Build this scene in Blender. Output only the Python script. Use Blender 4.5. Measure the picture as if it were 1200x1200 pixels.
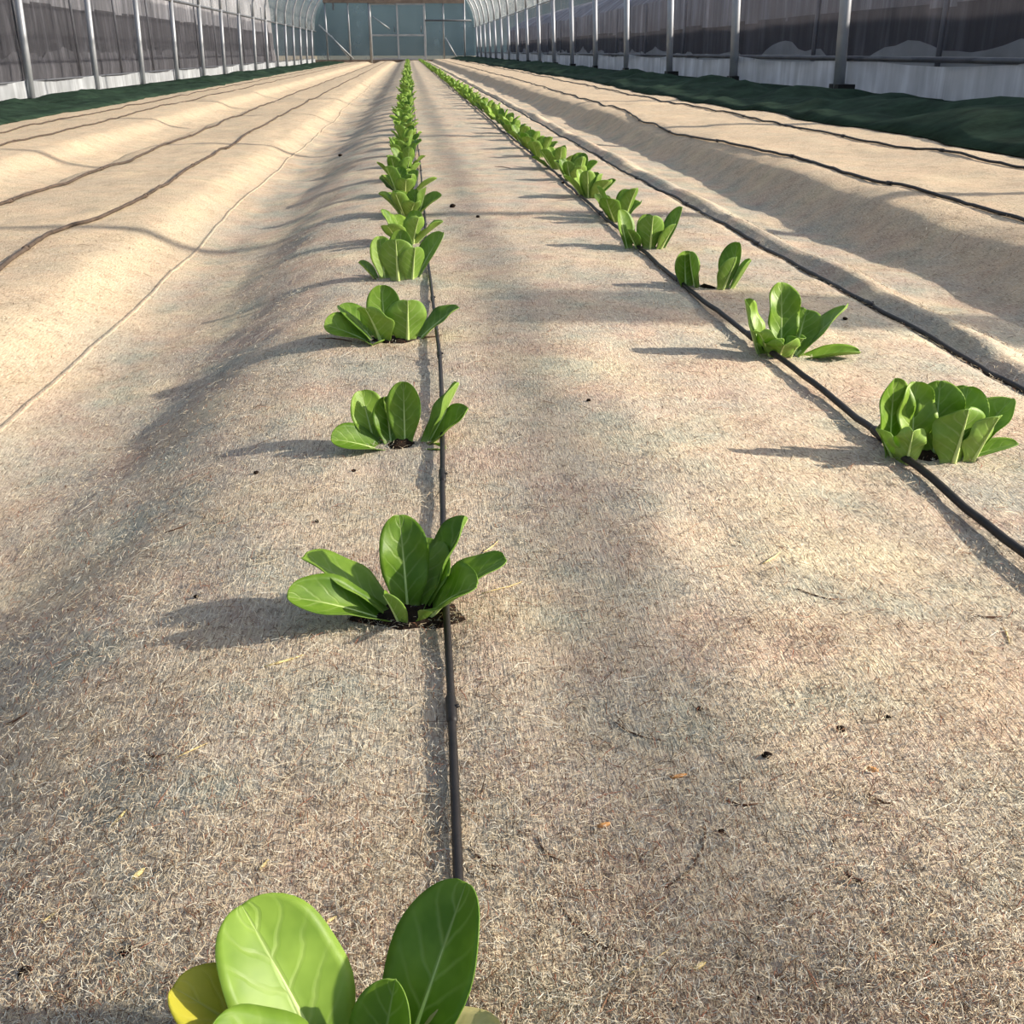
import bpy, math, random
import numpy as np
from mathutils import Vector, Matrix

random.seed(7)
rng = np.random.default_rng(11)
scene = bpy.context.scene
C = scene.collection
for o in list(bpy.data.objects):
    bpy.data.objects.remove(o)

# ------------------------------------------------------------------ camera
CAM_H = 0.30
def camera_axes(vp=(478.0, 60.0), roll=2.2, f=1200.0):
    vy = Vector((vp[0] - 600, 600 - vp[1], -f)).normalized()
    r = math.radians(roll)
    u = Vector((-math.sin(r), math.cos(r), 0))
    u = (u - vy * u.dot(vy)).normalized()
    vx = vy.cross(u)
    return Matrix((vx, vy, u))          # camera -> world
cam_d = bpy.data.cameras.new('camera')
cam_d.sensor_fit = 'HORIZONTAL'; cam_d.sensor_width = 36.0; cam_d.lens = 36.0
cam_d.clip_start = 0.01; cam_d.clip_end = 2000
cam = bpy.data.objects.new('camera', cam_d); C.objects.link(cam)
cam.matrix_world = Matrix.Translation((0, 0, CAM_H)) @ camera_axes().to_4x4()
scene.camera = cam

# ------------------------------------------------------------------ light
SUN_EL, SUN_AZ = 25.0, -5.0             # azimuth from +X, negative = behind the camera
world = bpy.data.worlds.new('sky'); scene.world = world; world.use_nodes = True
wn = world.node_tree.nodes; wl = world.node_tree.links
sky = wn.new('ShaderNodeTexSky'); sky.sky_type = 'NISHITA'; sky.sun_disc = False
sky.sun_elevation = math.radians(SUN_EL); sky.sun_rotation = math.radians(90 - SUN_AZ)
sky.air_density = 1.0; sky.dust_density = 2.0; sky.ozone_density = 1.0
bg = wn['Background']; bg.inputs['Strength'].default_value = 0.23
wl.new(sky.outputs[0], bg.inputs['Color'])
sl = bpy.data.lights.new('sun', 'SUN'); sl.energy = 10.0; sl.angle = math.radians(0.9); sl.color = (1.0, 0.90, 0.77)
sun = bpy.data.objects.new('sun', sl); C.objects.link(sun)
a, e = math.radians(SUN_AZ), math.radians(SUN_EL)
sdir = Vector((math.cos(a) * math.cos(e), math.sin(a) * math.cos(e), math.sin(e)))
sun.rotation_euler = sdir.to_track_quat('Z', 'Y').to_euler()
sun.location = (6, -2, 5)
vs = scene.view_settings
vs.view_transform = 'Standard'; vs.look = 'None'; vs.exposure = 0.06; vs.gamma = 1.0; vs.use_curve_mapping = False

# ------------------------------------------------------------------ helpers
def srgb(r, g, b):
    def c(x):
        x /= 255.0
        return x / 12.92 if x <= 0.04045 else ((x + 0.055) / 1.055) ** 2.4
    return (c(r), c(g), c(b), 1.0)

class NT:
    """small node-tree writer"""
    def __init__(s, name):
        s.m = bpy.data.materials.new(name); s.m.use_nodes = True
        s.t = s.m.node_tree; s.n = s.t.nodes; s.l = s.t.links
        s.bsdf = s.n['Principled BSDF']; s.out = s.n['Material Output']
    def node(s, typ, **kw):
        n = s.n.new(typ)
        for k, v in kw.items():
            if k.startswith('i_'):
                key = k[2:]
                key = int(key) if key.isdigit() else key.replace('_', ' ')
                s.put(n.inputs[key], v)
            else:
                setattr(n, k, v)
        return n
    def put(s, sock, v):
        if isinstance(v, bpy.types.NodeSocket): s.l.new(v, sock)
        elif v is not None: sock.default_value = v
    def math(s, op, a, b=None, c=None, clamp=False):
        n = s.n.new('ShaderNodeMath'); n.operation = op; n.use_clamp = clamp
        s.put(n.inputs[0], a); s.put(n.inputs[1], b); s.put(n.inputs[2], c)
        return n.outputs[0]
    def mix(s, fac, a, b, typ='MIX'):
        n = s.n.new('ShaderNodeMix'); n.data_type = 'RGBA'; n.blend_type = typ
        s.put(n.inputs[0], fac); s.put(n.inputs[6], a); s.put(n.inputs[7], b)
        return n.outputs[2]
    def noise(s, vec, scale, detail=3, rough=0.55):
        n = s.n.new('ShaderNodeTexNoise'); n.inputs['Scale'].default_value = scale
        n.inputs['Detail'].default_value = detail; n.inputs['Roughness'].default_value = rough
        s.l.new(vec, n.inputs['Vector']); return n.outputs['Fac']
    def ramp(s, fac, stops):
        n = s.n.new('ShaderNodeValToRGB'); r = n.color_ramp
        r.elements[0].position = stops[0][0]; r.elements[0].color = stops[0][1]
        r.elements[1].position = stops[-1][0]; r.elements[1].color = stops[-1][1]
        for p, c in stops[1:-1]:
            q = r.elements.new(p); q.color = c
        s.l.new(fac, n.inputs[0]); return n.outputs[0]
    def mapping(s, vec, rot=(0, 0, 0), scale=(1, 1, 1)):
        n = s.n.new('ShaderNodeMapping'); n.inputs['Rotation'].default_value = rot; n.inputs['Scale'].default_value = scale
        s.l.new(vec, n.inputs['Vector']); return n.outputs[0]
    def bump(s, h, strength, dist):
        n = s.n.new('ShaderNodeBump'); n.inputs['Strength'].default_value = strength; n.inputs['Distance'].default_value = dist
        s.l.new(h, n.inputs['Height']); return n.outputs[0]

def mesh_np(name, verts, faces, mats=None, smooth=True, uv=None, midx=None):
    me = bpy.data.meshes.new(name)
    me.from_pydata([tuple(v) for v in verts], [], [tuple(f) for f in faces])
    if smooth: me.polygons.foreach_set('use_smooth', [True] * len(me.polygons))
    for m in (mats or []): me.materials.append(m)
    if midx is not None: me.polygons.foreach_set('material_index', midx)
    if uv is not None:
        l = me.uv_layers.new(name='UVMap')
        vi = np.empty(len(me.loops), dtype=np.int32); me.loops.foreach_get('vertex_index', vi)
        l.data.foreach_set('uv', np.asarray(uv, dtype=np.float32)[vi].ravel())
    me.update(); return me

def quads_np(name, verts, quads, mat, smooth=False):
    """fast path for big meshes"""
    verts = np.asarray(verts, dtype=np.float32); quads = np.asarray(quads, dtype=np.int32)
    me = bpy.data.meshes.new(name)
    me.vertices.add(len(verts)); me.vertices.foreach_set('co', verts.ravel())
    me.loops.add(quads.size); me.loops.foreach_set('vertex_index', quads.ravel())
    me.polygons.add(len(quads)); me.polygons.foreach_set('loop_start', np.arange(0, quads.size, 4, dtype=np.int32))
    me.polygons.foreach_set('loop_total', np.full(len(quads), 4, dtype=np.int32))
    if smooth: me.polygons.foreach_set('use_smooth', np.ones(len(quads), dtype=bool))
    me.materials.append(mat); me.update(calc_edges=True); me.validate(); return me

def link(name, me, parent=None, loc=(0, 0, 0), rot=(0, 0, 0)):
    o = bpy.data.objects.new(name, me); C.objects.link(o)
    o.location = loc; o.rotation_euler = rot
    if parent: o.parent = parent
    return o
def tag(o, label=None, cat=None, group=None, kind=None):
    for k, v in (('label', label), ('category', cat), ('group', group), ('kind', kind)):
        if v: o[k] = v
    return o
def empty(name, loc=(0, 0, 0)):
    o = bpy.data.objects.new(name, None); C.objects.link(o); o.location = loc; o.empty_display_size = 0.05
    return o

class MB:
    def __init__(s): s.v = []; s.f = []
    def box(s, x0, x1, y0, y1, z0, z1):
        b = len(s.v)
        s.v += [(x0, y0, z0), (x1, y0, z0), (x1, y1, z0), (x0, y1, z0), (x0, y0, z1), (x1, y0, z1), (x1, y1, z1), (x0, y1, z1)]
        s.f += [tuple(b + i for i in q) for q in ((3, 2, 1, 0), (4, 5, 6, 7), (0, 1, 5, 4), (1, 2, 6, 5), (2, 3, 7, 6), (3, 0, 4, 7))]
        return s
    def tube(s, pts, rad, n=8, cap=True):
        pts = [Vector(p) for p in pts]; b = len(s.v); k = len(pts)
        rads = rad if hasattr(rad, '__len__') else [rad] * k
        up = None
        for i, p in enumerate(pts):
            t = (pts[min(i + 1, k - 1)] - pts[max(i - 1, 0)]).normalized()
            if up is None:
                up = Vector((0, 0, 1)) if abs(t.z) < 0.9 else Vector((1, 0, 0))
            x = up.cross(t).normalized(); up = t.cross(x).normalized()
            for j in range(n):
                q = 2 * math.pi * j / n
                s.v.append(tuple(p + (x * math.cos(q) + up * math.sin(q)) * rads[i]))
        for i in range(k - 1):
            for j in range(n):
                s.f.append((b + i * n + j, b + i * n + (j + 1) % n, b + (i + 1) * n + (j + 1) % n, b + (i + 1) * n + j))
        if cap:
            s.f.append(tuple(b + j for j in reversed(range(n)))); s.f.append(tuple(b + (k - 1) * n + j for j in range(n)))
        return s
    def mesh(s, name, mat, smooth=True): return mesh_np(name, s.v, s.f, [mat], smooth)
    def obj(s, name, mat, parent=None, smooth=True, loc=(0, 0, 0)): return link(name, s.mesh(name, mat, smooth), parent, loc)

def _hash(ix, iy, seed):
    h = (ix.astype(np.int64) * 374761393 + iy.astype(np.int64) * 668265263 + seed * 974711) & 0xffffffff
    h = ((h ^ (h >> 13)) * 1274126177) & 0xffffffff
    return ((h ^ (h >> 16)) & 0xffff) / 65535.0
def vnoise(x, y, seed=0):
    x = np.asarray(x, float); y = np.asarray(y, float)
    ix = np.floor(x); iy = np.floor(y); fx = x - ix; fy = y - iy
    fx = fx * fx * (3 - 2 * fx); fy = fy * fy * (3 - 2 * fy)
    a = _hash(ix, iy, seed); b = _hash(ix + 1, iy, seed); c = _hash(ix, iy + 1, seed); d = _hash(ix + 1, iy + 1, seed)
    return (a + (b - a) * fx) * (1 - fy) + (c + (d - c) * fx) * fy - 0.5

# cross-section of the house floor: furrows and felt covered beds (X, Z)
PROF = np.array([(-4.2, -.11), (-3.3, -.105), (-2.6, -.085), (-2.2, -.066), (-1.95, -.052), (-1.6, -.040), (-1.45, -.044), (-1.33, -.088),
    (-1.2, -.104), (-1.09, -.088), (-1.0, -.036), (-.92, -.027), (-.64, -.020), (-.55, -.026), (-.455, -.062), (-.385, -.072),
    (-.31, -.064), (-.16, -.010), (-.10, -.001), (0, 0), (.2, .003), (.45, 0), (.575, -.004), (.610, -.013), (.636, .000), (.672, -.014),
    (.715, -.032), (.82, -.036), (.865, -.018), (.935, .025), (1.0, .036), (1.39, .045), (1.55, .050), (2.0, .062), (2.45, .070), (3.4, .06)])
_px, _pz = PROF[:, 0], PROF[:, 1]
_d = np.diff(_pz) / np.diff(_px); _m = np.zeros(len(_px))
for i in range(1, len(_px) - 1):
    _m[i] = 0 if _d[i - 1] * _d[i] <= 0 else 2 * _d[i - 1] * _d[i] / (_d[i - 1] + _d[i])
def prof(x):
    x = np.clip(x, _px[0], _px[-1] - 1e-6); i = np.clip(np.searchsorted(_px, x, side='right') - 1, 0, len(_px) - 2)
    w = _px[i + 1] - _px[i]; t = (x - _px[i]) / w
    return ((2 * t**3 - 3 * t**2 + 1) * _pz[i] + (t**3 - 2 * t**2 + t) * w * _m[i] + (-2 * t**3 + 3 * t**2) * _pz[i + 1] + (t**3 - t**2) * w * _m[i + 1])
def H(x, y):
    x = np.asarray(x, float); y = np.asarray(y, float)
    wob = .030 * vnoise(y * 2.3, x * 0.6 + 3, 1) + .016 * vnoise(y * 6.0, x * 1.2, 2)
    calm = np.clip((np.abs(x - .2) - .25) / .2, .25, 1.0)
    z = prof(x + wob * calm)
    z = z + .010 * vnoise(x * 4.1, y * 3.3, 3) * calm + .008 * vnoise(x * 9, y * 7, 4) * (0.4 + .6 * calm) + .0035 * vnoise(x * 26, y * 22, 5)
    z = z + .016 * vnoise(x * 6.5, y * 5.0, 8) * np.exp(-((x + .24) / .10) ** 2) + .022 * vnoise(x * 5.5, y * 3.6, 9) * np.exp(-((x - .92) / .09) ** 2)
    z = z + .0016 * vnoise(x * 75, y * 70, 6)
    return z
def Hs(x, y): return float(H(np.array([x]), np.array([y]))[0])

# ------------------------------------------------------------------ materials
def felt_material():
    t = NT('felt_mulch')
    tc = t.node('ShaderNodeTexCoord'); P = tc.outputs['Object']
    def fib(rot, sc, stretch, seed):
        v = t.mapping(P, (0, 0, rot), (sc, sc * stretch, sc))
        return t.noise(v, 1.0 + seed * .07, 2, .5)
    f1 = fib(.5, 900, .10, 0); f2 = fib(-.8, 800, .12, 1); f3 = fib(1.5, 850, .10, 2); f4 = fib(2.5, 500, .12, 3)
    mx = t.math('MAXIMUM', t.math('MAXIMUM', f1, f2), t.math('MAXIMUM', f3, f4))
    mn = t.math('MINIMUM', t.math('MINIMUM', f1, f2), f3)
    big = t.noise(P, 5.5, 4, .6); mid = t.noise(P, 24, 4, .65); hue = t.noise(t.mapping(P, (.3, .2, 1)), 11, 3, .6); fine = t.noise(P, 160, 3, .7)
    base = t.ramp(big, [(.30, srgb(156, 153, 142)), (.45, srgb(176, 164, 147)), (.55, srgb(185, 168, 146)), (.68, srgb(204, 190, 160))])
    base = t.mix(t.math('MULTIPLY', t.ramp(hue, [(.5, (0, 0, 0, 1)), (.66, (1, 1, 1, 1))]), .38), base, srgb(184, 146, 128))
    base = t.mix(t.math('MULTIPLY', t.ramp(hue, [(.34, (1, 1, 1, 1)), (.47, (0, 0, 0, 1))]), .6), base, srgb(150, 156, 142))
    # creamier colour on the outer beds, from the seam outwards
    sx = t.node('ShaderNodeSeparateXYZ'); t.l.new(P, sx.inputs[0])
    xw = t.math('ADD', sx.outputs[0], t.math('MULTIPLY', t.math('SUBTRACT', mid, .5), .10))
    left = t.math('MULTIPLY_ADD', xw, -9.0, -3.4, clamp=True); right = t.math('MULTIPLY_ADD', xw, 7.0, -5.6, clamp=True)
    cream = t.math('MAXIMUM', left, right)
    base = t.mix(t.math('MULTIPLY', cream, .62), base, srgb(206, 182, 150))
    sp = t.ramp(mid, [(.30, (.80, .79, .77, 1)), (.5, (1, 1, 1, 1)), (.72, (1.12, 1.1, 1.06, 1))])
    col = t.mix(1.0, base, sp, 'MULTIPLY')
    lo = t.math('MULTIPLY', t.ramp(mn, [(.24, (1, 1, 1, 1)), (.39, (0, 0, 0, 1))]), .75)
    col = t.mix(lo, col, srgb(88, 70, 54))
    hi = t.math('MULTIPLY', t.ramp(mx, [(.60, (0, 0, 0, 1)), (.72, (1, 1, 1, 1))]), .55)
    col = t.mix(hi, col, srgb(232, 218, 188))
    fl = t.ramp(fine, [(.60, (0, 0, 0, 1)), (.70, (1, 1, 1, 1))])
    col = t.mix(t.math('MULTIPLY', fl, .65), col, srgb(82, 66, 52))
    hgt = t.math('ADD', t.math('MULTIPLY', mx, .6), t.math('MULTIPLY', fine, .8))
    n1 = t.bump(hgt, .55, .004)
    t.put(t.bsdf.inputs['Base Color'], col); t.bsdf.inputs['Roughness'].default_value = .95
    t.bsdf.inputs['Specular IOR Level'].default_value = .15
    t.l.new(n1, t.bsdf.inputs['Normal']); return t.m
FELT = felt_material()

def plain(name, c, rough=.8, var=.12, scale=20, metal=0.0, spec=.3, bump=0.0, c2=None):
    t = NT(name); P = t.node('ShaderNodeTexCoord').outputs['Object']
    n = t.noise(P, scale, 4, .6)
    lo = tuple(x * (1 - var * 2) for x in c[:3]) + (1,); hi = tuple(min(1, x * (1 + var * 2)) for x in c[:3]) + (1,)
    col = t.ramp(n, [(.3, lo), (.7, c2 or hi)])
    t.put(t.bsdf.inputs['Base Color'], col); t.bsdf.inputs['Roughness'].default_value = rough
    t.bsdf.inputs['Metallic'].default_value = metal; t.bsdf.inputs['Specular IOR Level'].default_value = spec
    if bump: t.l.new(t.bump(n, .6, bump), t.bsdf.inputs['Normal'])
    return t.m
TUBE_MAT = plain('black_polyethylene', srgb(34, 30, 28), .55, .2, 60, spec=.4)
TUBE_DUSTY = plain('dusty_polyethylene', srgb(82, 70, 60), .7, .2, 40, spec=.25)
STEEL = plain('galvanised_steel', srgb(152, 155, 159), .45, .06, 8, metal=.4, spec=.4)
STEEL_DARK = plain('weathered_clip_rail', srgb(92, 94, 98), .5, .1, 8, metal=.3)
TIMBER = plain('brown_timber', srgb(112, 100, 90), .8, .15, 6)
SOIL = plain('dark_soil', srgb(40, 31, 25), .95, .3, 160, spec=.1, bump=.004)
GREEN_SHEET = plain('green_woven_sheet', srgb(42, 58, 45), .9, .22, 9, spec=.04, bump=.01)
OUT_GROUND = plain('outside_earth', srgb(120, 112, 92), .95, .2, .8)
HILL_MAT = plain('wooded_hillside', srgb(56, 70, 74), .95, .3, .05, spec=.05)
FOOT_BLACK = plain('black_foot_block', srgb(24, 25, 26), .5, .1, 20)

def film(name, transp, tcol, dcol, trans=.5, streak=None, gloss=.0):
    """thin sheet: part of the light goes straight through, the rest is scattered by the sheet"""
    t = NT(name); P = t.node('ShaderNodeTexCoord').outputs['Object']
    n = t.noise(P, 3.0, 3, .6)
    if streak:
        st = t.noise(t.mapping(P, (0, 0, 0), streak), 1.0, 3, .7)
        n = t.math('ADD', t.math('MULTIPLY', n, .4), t.math('MULTIPLY', st, .6))
    col = t.ramp(n, [(.32, tuple(x * .72 for x in dcol[:3]) + (1,)), (.5, dcol), (.68, tuple(min(1, x * 1.45) for x in dcol[:3]) + (1,))])
    d = t.node('ShaderNodeBsdfDiffuse'); t.put(d.inputs['Color'], col)
    tr = t.node('ShaderNodeBsdfTranslucent'); t.put(tr.inputs['Color'], col)
    m1 = t.node('ShaderNodeMixShader'); m1.inputs[0].default_value = trans
    t.l.new(d.outputs[0], m1.inputs[1]); t.l.new(tr.outputs[0], m1.inputs[2])
    tp = t.node('ShaderNodeBsdfTransparent'); tp.inputs['Color'].default_value = tcol
    m2 = t.node('ShaderNodeMixShader')
    tf = t.math('ADD', transp, t.math('MULTIPLY', t.math('SUBTRACT', n, .5), -.25), clamp=True)
    t.l.new(tf, m2.inputs[0]); t.l.new(m1.outputs[0], m2.inputs[1]); t.l.new(tp.outputs[0], m2.inputs[2])
    last = m2
    if gloss:
        g = t.node('ShaderNodeBsdfGlossy'); g.inputs['Roughness'].default_value = .25; g.inputs['Color'].default_value = (.9, .93, .95, 1)
        m3 = t.node('ShaderNodeMixShader'); m3.inputs[0].default_value = gloss
        t.l.new(m2.outputs[0], m3.inputs[1]); t.l.new(g.outputs[0], m3.inputs[2]); last = m3
    t.l.new(last.outputs[0], t.out.inputs['Surface']); return t.m
NET = film('grey_shade_net', .78, (.95, .95, .96, 1), srgb(104, 102, 108), .35, (.3, 9, .6))
ROOF_FILM = film('roof_film', .68, (.96, .97, .98, 1), srgb(172, 176, 178), .55, None, .04)
SKIRT = film('white_skirt_film', .12, (.9, .92, .93, 1), srgb(200, 204, 208), .45, (.5, 7, 1), .03)
SHADOW_BAND = film('shadow_band_film', .30, (.8, .8, .8, 1), srgb(80, 78, 82), .3)
END_FILM = film('end_wall_film', .50, (.80, .86, .88, 1), srgb(112, 128, 134), .5, (1.6, 1, .5), .03)
def net_material(name, c):
    t = NT(name); P = t.node('ShaderNodeTexCoord').outputs['Object']
    st = t.noise(t.mapping(P, (0, 0, 0), (1, 5.5, .35)), 1.0, 4, .75); n = t.noise(P, 1.3, 3, .6)
    m = t.math('ADD', t.math('MULTIPLY', st, .7), t.math('MULTIPLY', n, .3))
    t.put(t.bsdf.inputs['Base Color'], t.ramp(m, [(.36, tuple(x * .6 for x in c[:3]) + (1,)), (.5, c), (.64, tuple(min(1, x * 2.1) for x in c[:3]) + (1,))]))
    t.bsdf.inputs['Roughness'].default_value = .85; t.bsdf.inputs['Specular IOR Level'].default_value = .15
    return t.m
NEIGHBOUR = net_material('neighbour_dark_net', srgb(62, 62, 65))
NEIGHBOUR_TOP = net_material('neighbour_pale_net', srgb(110, 110, 113))
NEIGHBOUR_DULL = net_material('neighbour_dull_skirt', srgb(74, 74, 77))
NEIGHBOUR_SKIRT = plain('neighbour_pale_skirt', srgb(136, 138, 138), .7, .12, 2)

def leaf_material(name, c_lo, c_hi, vein, transl=.32, c_tr=(150, 188, 34), rough=.46):
    t = NT(name)
    uv = t.node('ShaderNodeUVMap').outputs[0]; P = t.node('ShaderNodeTexCoord').outputs['Object']
    s = t.node('ShaderNodeSeparateXYZ'); t.l.new(uv, s.inputs[0]); u, v = s.outputs[0], s.outputs[1]
    av = t.math('ABSOLUTE', t.math('SUBTRACT', v, .5))
    midw = t.math('MULTIPLY_ADD', u, -.05, .065)
    mid = t.math('SUBTRACT', 1.0, t.math('DIVIDE', av, midw), clamp=True)
    wig = t.math('MULTIPLY', t.noise(P, 90, 2, .5), .10)
    ph = t.math('SUBTRACT', t.math('ADD', u, wig), t.math('MULTIPLY', av, .55))
    sv = t.math('PINGPONG', t.math('MULTIPLY', ph, 6.5), .5)
    side = t.math('SUBTRACT', 1.0, t.math('MULTIPLY', sv, 7.0), clamp=True)
    side = t.math('MULTIPLY', side, t.math('MULTIPLY_ADD', av, -1.5, .8, clamp=True))
    n = t.noise(P, 45, 3, .6); rnd = t.node('ShaderNodeObjectInfo').outputs['Random']
    nn = t.math('ADD', t.math('MULTIPLY', n, .75), t.math('MULTIPLY', rnd, .28))
    col = t.ramp(nn, [(.30, c_lo), (.72, c_hi)])
    # creamy leaf base
    basef = t.math('MULTIPLY_ADD', u, -5.5, 1.15, clamp=True)
    vm = t.math('MAXIMUM', t.math('MULTIPLY', mid, .6), t.math('MULTIPLY', side, .38))
    vm = t.math('MAXIMUM', vm, t.math('MULTIPLY', basef, .8))
    col = t.mix(vm, col, vein)
    t.put(t.bsdf.inputs['Base Color'], col); t.bsdf.inputs['Roughness'].default_value = rough
    t.bsdf.inputs['Specular IOR Level'].default_value = .35
    hh = t.math('ADD', t.math('MULTIPLY', n, .5), t.math('MULTIPLY', t.math('MAXIMUM', mid, side), -.6))
    t.l.new(t.bump(hh, .32, .0014), t.bsdf.inputs['Normal'])
    tr = t.node('ShaderNodeBsdfTranslucent'); t.put(tr.inputs['Color'], t.mix(.5, col, srgb(*c_tr)))
    mx = t.node('ShaderNodeMixShader'); mx.inputs[0].default_value = transl
    t.l.new(t.bsdf.outputs[0], mx.inputs[1]); t.l.new(tr.outputs[0], mx.inputs[2]); t.l.new(mx.outputs[0], t.out.inputs['Surface'])
    return t.m
LEAF_TOP = leaf_material('leaf_upper_face', srgb(86, 124, 26), srgb(150, 182, 70), srgb(196, 212, 134))
LEAF_BOT = leaf_material('leaf_lower_face', srgb(112, 150, 54), srgb(156, 188, 88), srgb(212, 224, 164), rough=.5)
LEAF_YEL = leaf_material('yellowing_leaf', srgb(168, 170, 44), srgb(205, 196, 70), srgb(214, 210, 120), c_tr=(210, 205, 50))
LEAF_DRY = leaf_material('withered_leaf', srgb(186, 178, 120), srgb(216, 206, 158), srgb(224, 216, 176), c_tr=(220, 210, 150), rough=.7)
MIDRIB = plain('pale_midrib', srgb(190, 210, 130), .5, .08, 60)

# ------------------------------------------------------------------ floor
ys = [-1.2]
while ys[-1] < 41.0:
    y = ys[-1]; ys.append(y + (0.014 if y < 1.4 else min(.30, .014 + (y - 1.4) * .011)))
ys = np.array(ys)
xs = np.concatenate([np.arange(-3.4, -1.5, .05), np.arange(-1.5, -.62, .02), np.arange(-.62, 1.06, .0115), np.arange(1.06, 2.6, .03)])
GX, GY = np.meshgrid(xs, ys); GZ = H(GX, GY)
nx, ny = len(xs), len(ys)
idx = np.arange(nx * ny).reshape(ny, nx)
q = np.stack([idx[:-1, :-1], idx[:-1, 1:], idx[1:, 1:], idx[1:, :-1]], -1).reshape(-1, 4)
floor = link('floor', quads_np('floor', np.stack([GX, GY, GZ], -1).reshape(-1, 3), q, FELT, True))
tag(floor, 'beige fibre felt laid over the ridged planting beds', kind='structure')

# overlapped edge of two felt widths
def ribbon(name, path_x, w, lift, mat, y0, y1, step, parent):
    yy = np.arange(y0, y1, step); v = []; f = []
    for i, y in enumerate(yy):
        xc = path_x(y)
        for k, (dx, dz) in enumerate(((-w, -.003), (-w * .4, lift), (w * .8, lift * 1.2), (w, lift * 1.1), (w * 1.02, -.003))):
            v.append((xc + dx, y, Hs(xc + dx, y) + dz))
        if i:
            b = (i - 1) * 5
            for k in range(4): f.append((b + k, b + k + 1, b + k + 6, b + k + 5))
    return link(name, mesh_np(name, v, f, [mat]), parent)
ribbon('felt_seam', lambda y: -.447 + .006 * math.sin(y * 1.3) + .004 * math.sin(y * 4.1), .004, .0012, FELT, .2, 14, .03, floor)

# outside ground
g = MB()
for (x0, x1, y0, y1) in ((-120, -3.4, -20, 41), (2.6, 120, -20, 41), (-120, 120, 41, 400)):
    b = len(g.v); g.v += [(x0, y0, -.12), (x1, y0, -.12), (x1, y1, -.12), (x0, y1, -.12)]; g.f.append((b, b + 1, b + 2, b + 3))
tag(g.obj('outside_ground', OUT_GROUND, smooth=False), 'bare earth outside the greenhouse film', kind='structure')

# fibres of the felt near the camera
def fibres(n, y_lo, y_hi, len_lo, len_hi, w_lo, w_hi, seed, mat, name, curl=.5):
    r = np.random.default_rng(seed)
    inv = r.uniform(1 / y_hi, 1 / y_lo, n); y = 1 / inv
    xl = -.10 - .52 * (y + .12); xr = .10 + .62 * (y + .12)
    x = np.clip(xl, -1.0, 0) + (np.clip(xr, 0, 1.1) - np.clip(xl, -1.0, 0)) * r.random(n)
    a = r.uniform(0, 2 * np.pi, n); b = a + r.normal(0, curl, n)
    L = r.uniform(len_lo, len_hi, n) * (.5 + .9 * y / y_hi); w = r.uniform(w_lo, w_hi, n) * (.55 + .9 * y / y_hi)
    p0 = np.stack([x, y], -1); d0 = np.stack([np.cos(a), np.sin(a)], -1); d1 = np.stack([np.cos(b), np.sin(b)], -1)
    pts = [p0 - d0 * (L / 2)[:, None], p0, p0 + d1 * (L / 2)[:, None]]
    lift = r.uniform(.0002, .0022, n); arch = r.uniform(0, .0025, n)
    V = np.zeros((n, 9, 3)); side = np.stack([-np.sin(a), np.cos(a)], -1) * (w / 2)[:, None]
    for k in range(3):
        wid = (.55, 1, .35)[k]; z = lift + (arch if k == 1 else r.uniform(-.001, .0025, n))
        zc = H(pts[k][:, 0], pts[k][:, 1])
        for j in range(3):
            xy = pts[k] + side * (j - 1) * wid
            V[:, k * 3 + j, :2] = xy; V[:, k * 3 + j, 2] = zc + z + (w * .35 if j == 1 else 0)
    base = (np.arange(n) * 9)[:, None]
    Q = np.concatenate([base + np.array(qq) for qq in ((0, 1, 4, 3), (1, 2, 5, 4), (3, 4, 7, 6), (4, 5, 8, 7))], 0)
    o = link(name, quads_np(name, V.reshape(-1, 3), Q, mat), floor); o['kind'] = 'stuff'
    return o
def fibre_mat(name, stops, rough=.8):
    t = NT(name); g_ = t.node('ShaderNodeNewGeometry').outputs['Random Per Island']
    t.put(t.bsdf.inputs['Base Color'], t.ramp(g_, stops)); t.bsdf.inputs['Roughness'].default_value = rough
    t.bsdf.inputs['Specular IOR Level'].default_value = .2; return t.m
FIB_PALE = fibre_mat('pale_felt_fibre', [(0, srgb(176, 158, 130)), (.35, srgb(206, 188, 156)), (.6, srgb(232, 216, 184)), (.8, srgb(200, 196, 182)), (1, srgb(244, 236, 212))])
FIB_DARK = fibre_mat('brown_felt_fibre', [(0, srgb(60, 46, 36)), (.4, srgb(104, 80, 58)), (.7, srgb(134, 102, 78)), (1, srgb(150, 96, 74))])
fibres(130000, .20, 2.2, .0025, .0085, .00024, .00055, 1, FIB_PALE, 'felt_fibres', .25)
fibres(62000, .20, 2.2, .002, .0075, .00024, .00060, 2, FIB_DARK, 'dark_felt_fibres', .25)
fibres(2600, .20, 1.8, .012, .028, .0003, .00065, 3, FIB_PALE, 'long_felt_fibres', .3)
fibres(2400, .20, 2.0, .011, .024, .0004, .0008, 4, FIB_DARK, 'long_dark_felt_fibres', .3)

# ------------------------------------------------------------------ greenhouse shell
XR, XL, YE = 2.45, -3.30, 40.5
ZR, ZL = .07, -.105
PITCH = 2.06
post_y_r = [6.05 + PITCH * k for k in range(-3, 17)]
post_y_l = [5.79 + PITCH * k for k in range(-3, 17)]
EAVE = 1.08
wall_right = tag(empty('wall_right', (XR, 0, ZR)), 'greenhouse side wall with grey net over white skirt film, above shaded green sheet', kind='structure')
wall_left = tag(empty('wall_left', (XL, 0, ZL)), 'greenhouse side wall with grey net over white skirt film, lit by the sun', kind='structure')
ceiling = tag(empty('ceiling', (0, 0, EAVE)), 'arched greenhouse roof of pipe hoops and clear film', kind='structure')

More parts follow.
